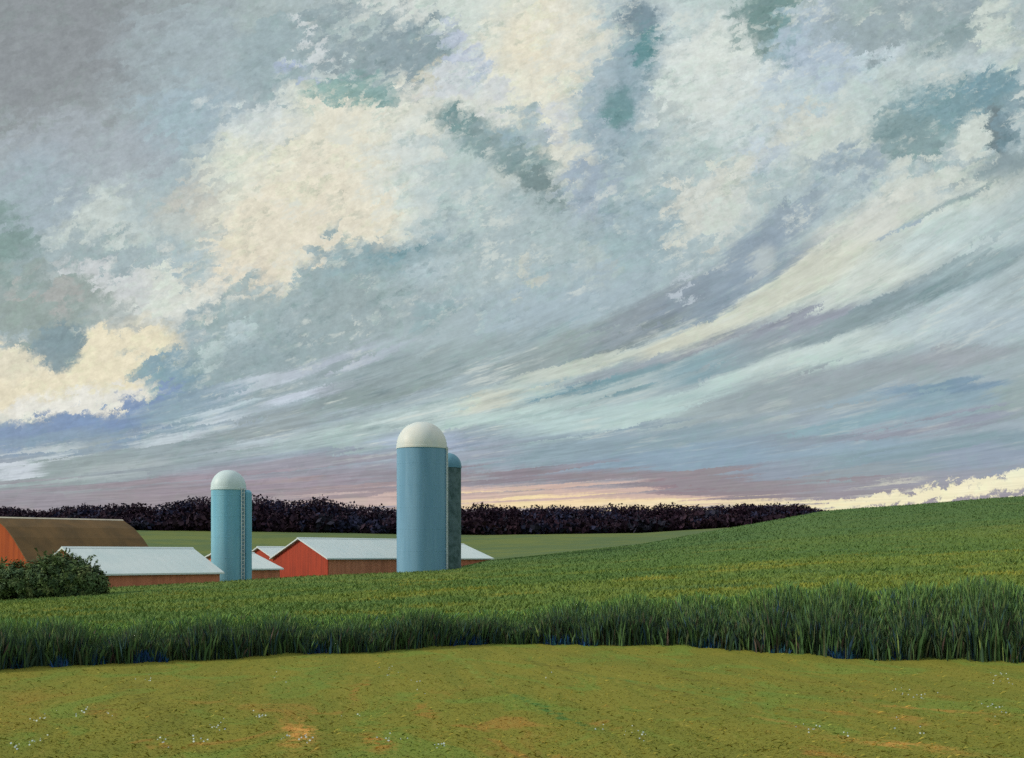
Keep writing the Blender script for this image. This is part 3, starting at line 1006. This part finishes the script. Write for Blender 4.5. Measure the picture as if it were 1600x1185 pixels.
# the tall dark grass along the bank
PAL = [(50, 72, 42), (58, 80, 46), (42, 58, 44), (62, 68, 46), (38, 60, 60), (64, 54, 48), (78, 92, 50), (34, 52, 66)]
PW = [5, 4, 5, 2.2, 1.6, 1.0, 1.0, 0.8]
N = 150000
px = rng.uniform(-260, 1860, N)
dep = rng.uniform(0, 1, N) ** 1.4
de = d_edge(px)
wid = np.interp(px, [-400, 300, 760, 1000, 1400, 2000], [4.5, 4.2, 3.5, 5.5, 7.0, 7.0])
dd = de - 0.1 + dep * wid + 0.16 * np.sin(px * 0.031) + 0.1 * np.sin(px * 0.113 + 1) + rng.normal(0, 0.12, N)
x, y = (px - 800) / F * dd, dd
clump = 0.45 + 0.25 * np.sin(px * 0.021 + 0.4) + 0.25 * np.sin(px * 0.057 + 2.0) + 0.25 * np.sin(px * 0.143 + 5 * np.sin(px * 0.017)) * np.cos(dep * 5)
h = (0.55 + 0.55 * np.clip(clump, 0, 1)) * rng.uniform(0.55, 1.15, N) * np.interp(px, [-400, 0, 700, 1000, 1300, 2000], [0.8, 0.85, 0.8, 0.95, 1.08, 1.08])
h = h * np.clip(1.25 - 0.85 * dep, 0.35, 1)
V = blades(x, y, h, rng.uniform(0.018, 0.055, N), rng.uniform(0.02, 0.22, N), rng.uniform(0, 6.28, N), bend=0.3)
tint = pick(PAL, PW, N, np.interp(dep, [0, 0.25, 0.7], [0.50, 0.39, 0.32])[:, None])
up = np.clip((dep - 0.12) / 0.5, 0, 1)[:, None] * (rng.uniform(0, 1, (N, 1)) < 0.75)
tint = tint * (1 - up) + pick([(92, 118, 56), (80, 110, 60), (104, 120, 54)], [3, 3, 1], N, 0.46) * up
tag(link('tall_grass', quads_mesh('tall_grass', V, tint), M_tint), 'band of tall dark green grass along the far edge of the mown field', 'grass', kind='stuff')

# added navy blades: shade at the foot of the bank, put into their colour
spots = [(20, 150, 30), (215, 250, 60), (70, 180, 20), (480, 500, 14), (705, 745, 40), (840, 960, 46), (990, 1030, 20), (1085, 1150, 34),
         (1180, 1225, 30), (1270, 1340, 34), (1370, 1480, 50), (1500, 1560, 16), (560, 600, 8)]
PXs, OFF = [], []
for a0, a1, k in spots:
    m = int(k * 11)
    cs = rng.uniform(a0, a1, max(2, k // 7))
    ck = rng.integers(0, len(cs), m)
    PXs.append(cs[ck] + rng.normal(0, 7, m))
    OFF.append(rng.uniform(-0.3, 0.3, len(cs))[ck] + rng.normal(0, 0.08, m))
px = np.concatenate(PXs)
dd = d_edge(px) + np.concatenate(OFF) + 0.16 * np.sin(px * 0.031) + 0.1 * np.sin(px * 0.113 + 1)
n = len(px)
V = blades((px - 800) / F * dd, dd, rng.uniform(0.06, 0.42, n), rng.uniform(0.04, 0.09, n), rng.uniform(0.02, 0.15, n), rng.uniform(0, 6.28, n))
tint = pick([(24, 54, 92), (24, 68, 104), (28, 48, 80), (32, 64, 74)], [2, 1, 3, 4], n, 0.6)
tag(link('blue_shade_blades', quads_mesh('blue_shade_blades', V, tint), M_tint), 'deep blue blades painted as shade at the foot of the tall grass', 'flowers', kind='stuff')

# pale seed heads scattered in the hay
cl = [(60, 1135), (60, 1170), (170, 1130), (230, 1070), (250, 1170), (340, 1145), (310, 1172), (430, 1060), (440, 1165), (405, 1130), (475, 1165),
      (550, 1130), (605, 1060), (610, 1165), (650, 1080), (855, 1065), (945, 1148), (975, 1150), (1000, 1152), (1270, 1145), (1325, 1165),
      (1410, 1085), (1435, 1150), (1450, 1098), (1555, 1065), (1575, 1070), (1545, 1118), (1560, 1122), (1385, 1135), (690, 1170), (20, 1180), (130, 1120)]
vx, vy = [], []
for (a0, b0) in cl:
    m = rng.integers(3, 10)
    vx.append(a0 + rng.normal(0, 9, m))
    vy.append(b0 + rng.normal(0, 5, m))
px, py = np.concatenate(vx), np.concatenate(vy)
dd = -HAYZ * F / (py - HY)
x, y = (px - 800) / F * dd, dd
n = len(x)
z0 = ground_z(x, y) + rng.uniform(0.08, 0.16, n)
s = rng.uniform(0.006, 0.016, n)
a = rng.uniform(0, 6.28, n)
V = np.empty((n, 4, 3))
for k in range(4):
    an = a + k * np.pi / 2
    V[:, k] = np.stack([x + s * 1.3 * np.cos(an), y + s * 0.5 * np.sin(an), z0 + s * np.sin(an)], -1)
tint = pick([(190, 200, 190), (170, 182, 184)], [1, 1], n, 0.72)
tag(link('white_flowers', quads_mesh('white_flowers', V, tint), M_tint), 'tiny white flower heads scattered over the mown field', 'flowers', kind='stuff')

# ---------------------------------------------------------------- the far wood
WX = [-300, 0, 30, 60, 130, 180, 230, 270, 300, 330, 400, 440, 470, 500, 530, 560, 600, 640, 680, 720, 750, 790, 850, 950, 1050, 1080, 1110, 1150, 1180, 1220, 1250, 1270, 1290, 1310]
WY = [790, 792, 793, 796, 788, 787, 786, 783, 776, 772, 771, 777, 781, 774, 782, 786, 791, 790, 791, 788, 786, 790, 789, 788, 786, 787, 790, 787, 785, 786, 787, 790, 798, 806]
quads, tints = [], []
WPAL = [(44, 32, 44), (40, 28, 40), (46, 30, 42), (40, 42, 64), (38, 38, 50), (46, 31, 40)]
for i in range(2000):
    px = random.uniform(-300, 1292)
    d = random.choice([446, 456, 468, 480]) + random.uniform(-5, 5)
    X = (px - 800) / F * d
    z0 = float(ground_z(X, d))
    ztop = (HY - np.interp(px, WX, WY)) / F * d + random.gauss(-0.4, 0.3) + 0.5 * math.sin(px * 0.11) * math.sin(px * 0.043 + 1)
    hgt = max(2.5, ztop - z0)
    if d < 452:
        hgt *= random.uniform(0.3, 0.75)
    rw = random.uniform(2.4, 5.6)
    m = 84
    u = rng.normal(0, 1, (m, 3))
    u /= np.linalg.norm(u, axis=1)[:, None]
    rad = rng.uniform(0.35, 1.0, m) ** 0.6
    c = np.stack([X + u[:, 0] * rw * rad, d + u[:, 1] * rw * rad, z0 + hgt * 0.45 + u[:, 2] * hgt * np.where(u[:, 2] > 0, 0.55, 0.47) * rad], -1)
    s = rng.uniform(0.3, 1.0, m) * np.where(u[:, 2] * rad > 0.4, 0.7, 1.6)
    a = rng.normal(0, 1, (m, 3))
    a /= np.linalg.norm(a, axis=1)[:, None]
    bb = np.cross(a, rng.normal(0, 1, (m, 3)))
    bb /= np.linalg.norm(bb, axis=1)[:, None]
    q = np.stack([c - a * s[:, None], c + bb * s[:, None] * .7, c + a * s[:, None], c - bb * s[:, None] * .6], 1)
    quads.append(q)
    blue = 3.5 if (220 < px < 600 or 820 < px < 940) else 0.8
    pc = np.array([alb(p) for p in WPAL])[rng.choice(6, p=np.array([3, 3, 2, blue, 1.2, 1.5]) / (10.7 + blue))]
    tints.append(np.tile(pc, (m, 1)) * rng.uniform(0.85, 1.05, (m, 1)))
quads, tints = np.concatenate(quads), np.concatenate(tints)
tag(link('distant_wood', quads_mesh('distant_wood', quads, tints), M_tint), 'dark purple wood lying along the horizon behind the farm', 'wood', kind='stuff')


# ---------------------------------------------------------------- silos
def silo(px, d, r, z_cyl, z_top, m_wall, m_dome, label, chute=None, ladder=None, dome_over=0.04):
    X = (px - 800) / F * d
    zb = float(ground_z(X, d)) - 0.3
    root = empty('silo', (X, d, zb))
    tag(root, label, 'silo', 'farm silos')
    H, T = z_cyl - zb, z_top - z_cyl
    w = MB()
    w.lathe([(r + 0.12, 0), (r + 0.12, 0.6), (r, 0.7), (r, H)], 64)
    w.build('wall', m_wall, root, True)
    k = 1.2
    while k < H - 0.4:
        hp = MB()
        hp.lathe([(r + 0.002, k), (r + 0.010, k + 0.01), (r + 0.010, k + 0.03), (r + 0.002, k + 0.04)], 64)
        hp.build('hoop', m_wall, root, True)
        k += 2.6 if r > 2 else 2.2
    dm = MB()
    rd = r + dome_over
    prof = [(rd + 0.03, H - 0.22), (rd + 0.03, H + 0.01)]
    for q in range(0, 15):
        a = q / 15 * math.pi / 2
        prof.append((rd * math.cos(a) ** 0.92, H + 0.02 + T * math.sin(a)))
    prof.append((0.05, H + 0.02 + T))
    dm.lathe(prof, 64)
    do = dm.build('dome', m_dome, root, True)
    if chute is not None:
        a, rc, mc = chute
        c = MB()
        cx, cy = (r + rc * 0.75) * math.cos(R(a)), (r + rc * 0.75) * math.sin(R(a))
        c.lathe([(rc, 0.4), (rc, H - 0.5), (rc * 0.55, H - 0.25), (rc * 0.2, H - 0.2)], 24, cx, cy)
        c.build('chute', mc, root, True)
    if ladder is not None:
        a = R(ladder)
        e, tg = Vector((math.cos(a), math.sin(a), 0)), Vector((-math.sin(a), math.cos(a), 0))
        l = MB()
        for s in (-0.2, 0.2):
            p = e * (r + 0.16) + tg * s
            l.tube(p + Vector((0, 0, 0.5)), p + Vector((0, 0, H)), 0.06, n=6)
        k = 0.7
        while k < H - 0.1:
            p = e * (r + 0.16) + Vector((0, 0, k))
            l.tube(p - tg * 0.2, p + tg * 0.2, 0.04, n=5)
            k += 0.4
        k = 1.0
        while k < H:
            for s in (-0.2, 0.2):
                p = tg * s + Vector((0, 0, k))
                l.tube(p + e * (r - 0.05), p + e * (r + 0.16), 0.02, n=5)
            k += 3.0
        l.build('ladder', M_galv, root)
    return root


def zz(py, d):
    return (HY - py) / F * d


silo(659, 148, 39 / F * 148, zz(699, 148), zz(660, 148), M_silo, M_dome,
     'tallest silo, blue with a cream domed cap and a ladder up its right side', ladder=-12)
silo(698, 160, 22.5 / F * 160, zz(729, 160), zz(708, 160), M_silo3, M_dome3,
     'dark grey green silo with small blue dome, half hidden behind the tallest silo')
silo(357, 132, 26.5 / F * 132, zz(763, 132), zz(735, 132), M_silo2, M_dome2,
     'short blue silo with a pale dome and side chute, beside the long white roof',
     chute=(-6, 0.42, M_silo2), ladder=-28)


# ---------------------------------------------------------------- barns
def barn(name, loc, theta, L, hw, ze, zr, label, m_wall, m_gable, m_roof, prof=None, over=0.35, cap=None):
    """gable end centred at loc, the ridge running away along theta; local x across (towards the viewer's right), y along the ridge"""
    X, Y = loc
    corners = [(X, Y), (X + math.cos(theta) * L, Y + math.sin(theta) * L)]
    zb = min(float(ground_z(a, c)) for a, c in corners) - 0.5
    root = empty(name, (X, Y, zb), theta - math.pi / 2)
    tag(root, label, 'barn' if 'barn' in name else 'shed')
    e, r = ze - zb, zr - zb
    half_p = [(0.0, r), (hw, e)] if prof is None else [(p * hw, r - (r - e) * q) for p, q in prof]
    t = 0.15
    for x0 in (-hw, hw - t):
        w = MB()
        w.box(x0, x0 + t, t, L - t, 0, e - 0.05)
        w.build('wall', m_wall, root)
    for y0, y1 in ((0, t), (L - t, L)):
        g = MB()
        outline = [(-hw, 0), (hw, 0)] + [(x, z - 0.06) for x, z in half_p[::-1]] + [(-x, z - 0.06) for x, z in half_p[1:]]
        g.prism(outline, y0, y1)
        g.build('gable_wall', m_gable if y0 == 0 else m_wall, root)
    # roof shell
    ext = list(half_p)
    (xa, za), (xb, zb_) = ext[-2], ext[-1]
    ln = math.hypot(xb - xa, zb_ - za)
    ext[-1] = (xb + (xb - xa) / ln * over, zb_ + (zb_ - za) / ln * over)
    th = 0.16
    rf = MB()
    top = [(-x, z + th) for x, z in ext[::-1]] + [(x, z + th) for x, z in ext[1:]]
    bot = [(x, z) for x, z in ext[::-1]] + [(-x, z) for x, z in ext[1:]]
    ring = top + bot
    n = len(ring)
    m = len(top)
    vs = [(x, -over, z) for x, z in ring] + [(x, L + over, z) for x, z in ring]
    fs = [(i, n + i, n + (i + 1) % n, (i + 1) % n)[::-1] for i in range(n)]
    for i in range(m - 1):
        j = n - 1 - i
        fs.append((i, i + 1, j - 1, j)[::-1])
        fs.append((n + i, n + i + 1, n + j - 1, n + j))
    rf.add(vs, fs)
    ro = rf.build('roof', m_roof, root)
    c = MB()
    c.prism([(-0.28, r + th - 0.28 * (r - half_p[1][1]) / half_p[1][0] + 0.02), (0.28, r + th - 0.28 * (r - half_p[1][1]) / half_p[1][0] + 0.02),
             (0, r + th + 0.07)], -over - 0.01, L + over + 0.01)
    c.build('ridge_cap', cap or m_roof, ro)
    return root


TH = R(50)
GAM = [(0, 0), (0.35, 0.23), (0.60, 0.49), (0.80, 0.75), (1, 1)]
barn('barn', (-58.3, 140.0), R(45), 14.9, 8.4, -0.56, 4.15, 'large brown roofed barn with rust orange gable at the left edge, behind the dark bush',
     M_brick, M_rust, M_brown, GAM, cap=M_cap)
La = 14.0
barn('barn', (-33.2 - math.cos(TH) * La, 127.4 - math.sin(TH) * La), TH, La, 5.0, -1.72, 0.62,
     'long low barn with a broad pale metal roof left of the short blue silo', M_brick, M_brick, M_roof)
barn('barn', (-26.1, 152.0), TH, 16.3, 5.1, -0.35, 2.0, 'red gabled barn with pale metal roof left of the tallest silo', M_brick, M_red, M_roof)
barn('barn', (-33.75, 165.0), TH, 12.0, 4.2, -0.9, 1.0, 'barn with a pale roof half hidden behind the red gabled barn', M_brick, M_red, M_roof)
Ld = 5.5
barn('shed', (-31.6 - math.cos(TH) * Ld, 150.0 - math.sin(TH) * Ld), TH, Ld, 5.3, -1.6, 0.15,
     'low white roofed shed just right of the short blue silo', M_brick, M_brick, M_roof)
Le = 11.0
barn('shed', (-7.67 - math.cos(TH) * Le, 190.0 - math.sin(TH) * Le), TH, Le, 5.87, -0.48, 1.6,
     'pale shed roof sloping down behind the right side of the dark silo', M_brick, M_brick, M_roof)


# ---------------------------------------------------------------- the bush at the left
def bush(px, d, lobes, n_leaf, label):
    X = (px - 800) / F * d
    zb = float(ground_z(X, d)) - 0.1
    root = empty('bush', (X, d, zb))
    tag(root, label, 'bush')
    st = MB()
    for k in range(16):
        a = random.uniform(0, 6.28)
        lx, ly, lz, lr, lh = random.choice(lobes)
        st.tube((lx * 0.6 + 0.4 * math.cos(a), 0.4 * math.sin(a), -0.1), (lx + lr * 0.5 * math.cos(a), ly + lr * 0.5 * math.sin(a), lz + lh * 0.3), 0.07, 0.02)
    st.build('stem', M_bark, root)
    Q, T = [], []
    for (lx, ly, lz, lr, lh) in lobes:
        m = int(n_leaf * lr * lh)
        # leaf sprays gathered in twig clumps
        kc = max(6, m // 26)
        u = rng.normal(0, 1, (kc, 3))
        u /= np.linalg.norm(u, axis=1)[:, None]
        rad = rng.uniform(0.25, 1.05, kc) ** 0.6
        cc = np.stack([lx + u[:, 0] * lr * rad, ly + u[:, 1] * lr * rad, lz + u[:, 2] * lh * rad], -1)
        pick_ = rng.integers(0, kc, m)
        c = cc[pick_] + rng.normal(0, 0.16, (m, 3))
        c[:, 2] = np.maximum(c[:, 2], 0.02)
        s = rng.uniform(0.05, 0.14, m)[:, None]
        a = np.cross(u[pick_] + np.array([0, 0, 0.4]), rng.normal(0, 1, (m, 3))) + rng.normal(0, 0.3, (m, 3))
        a /= np.linalg.norm(a, axis=1)[:, None]
        bb = np.cross(a, u[pick_] + np.array([0, 0, 0.4]) + rng.normal(0, 0.3, (m, 3)))
        bb /= np.linalg.norm(bb, axis=1)[:, None]
        Q.append(np.stack([c - a * s * 1.5, c + bb * s * .6, c + a * s * 1.7, c - bb * s * .6], 1))
        base = np.array([alb(p, 0.36) for p in [(60, 72, 42), (50, 64, 40), (76, 84, 52), (42, 56, 38)]])
        T.append(base[rng.choice(4, kc, p=[.35, .35, .15, .15])][pick_] * rng.uniform(0.75, 1.25, (m, 1)))
    # loose shoots that break the outline
    for k in range(150):
        lx, ly, lz, lr, lh = lobes[rng.integers(0, len(lobes))]
        dr = rng.normal(0, 1, 3)
        dr[2] = abs(dr[2]) * 0.8
        dr /= np.linalg.norm(dr)
        m = 34
        tt = rng.uniform(0.7, rng.uniform(1.15, 1.6), m)[:, None]
        c = np.array([lx, ly, lz]) + dr * np.array([lr, lr, lh]) * tt + rng.normal(0, 0.05, (m, 3)) + np.array([0, 0, -0.25]) * (tt - 0.9) ** 2
        c[:, 2] = np.maximum(c[:, 2], 0.02)
        s = rng.uniform(0.05, 0.12, m)[:, None]
        a = dr + rng.normal(0, 0.5, (m, 3))
        a /= np.linalg.norm(a, axis=1)[:, None]
        bb = np.cross(a, rng.normal(0, 1, (m, 3)))
        bb /= np.linalg.norm(bb, axis=1)[:, None]
        Q.append(np.stack([c - a * s * 1.2, c + bb * s * .6, c + a * s * 1.8, c - bb * s * .6], 1))
        T.append(np.array(alb((58, 70, 42), 0.34)) * rng.uniform(0.75, 1.25, (m, 1)))
    me = quads_mesh('foliage', np.concatenate(Q), np.concatenate(T))
    link('foliage', me, M_tint, root)
    return root


M_bark = painted('bark', lin((70, 58, 44)), lin((52, 44, 36)), 3.0, 0.9)
bush(62, 95, [(-5.2, 0, 1.2, 1.9, 1.3), (-3.2, 0.2, 1.2, 2.0, 1.35), (-1.2, -0.2, 1.35, 1.9, 1.5), (0.6, 0, 1.45, 1.9, 1.7), (2.2, 0.1, 1.55, 1.8, 1.75),
              (3.6, -0.1, 1.3, 1.4, 1.4), (1.6, 0.3, 2.3, 1.3, 1.1), (4.3, 0, 0.9, 0.9, 0.9)], 2300,
     'wide dark green bush in front of the brown roofed barn')
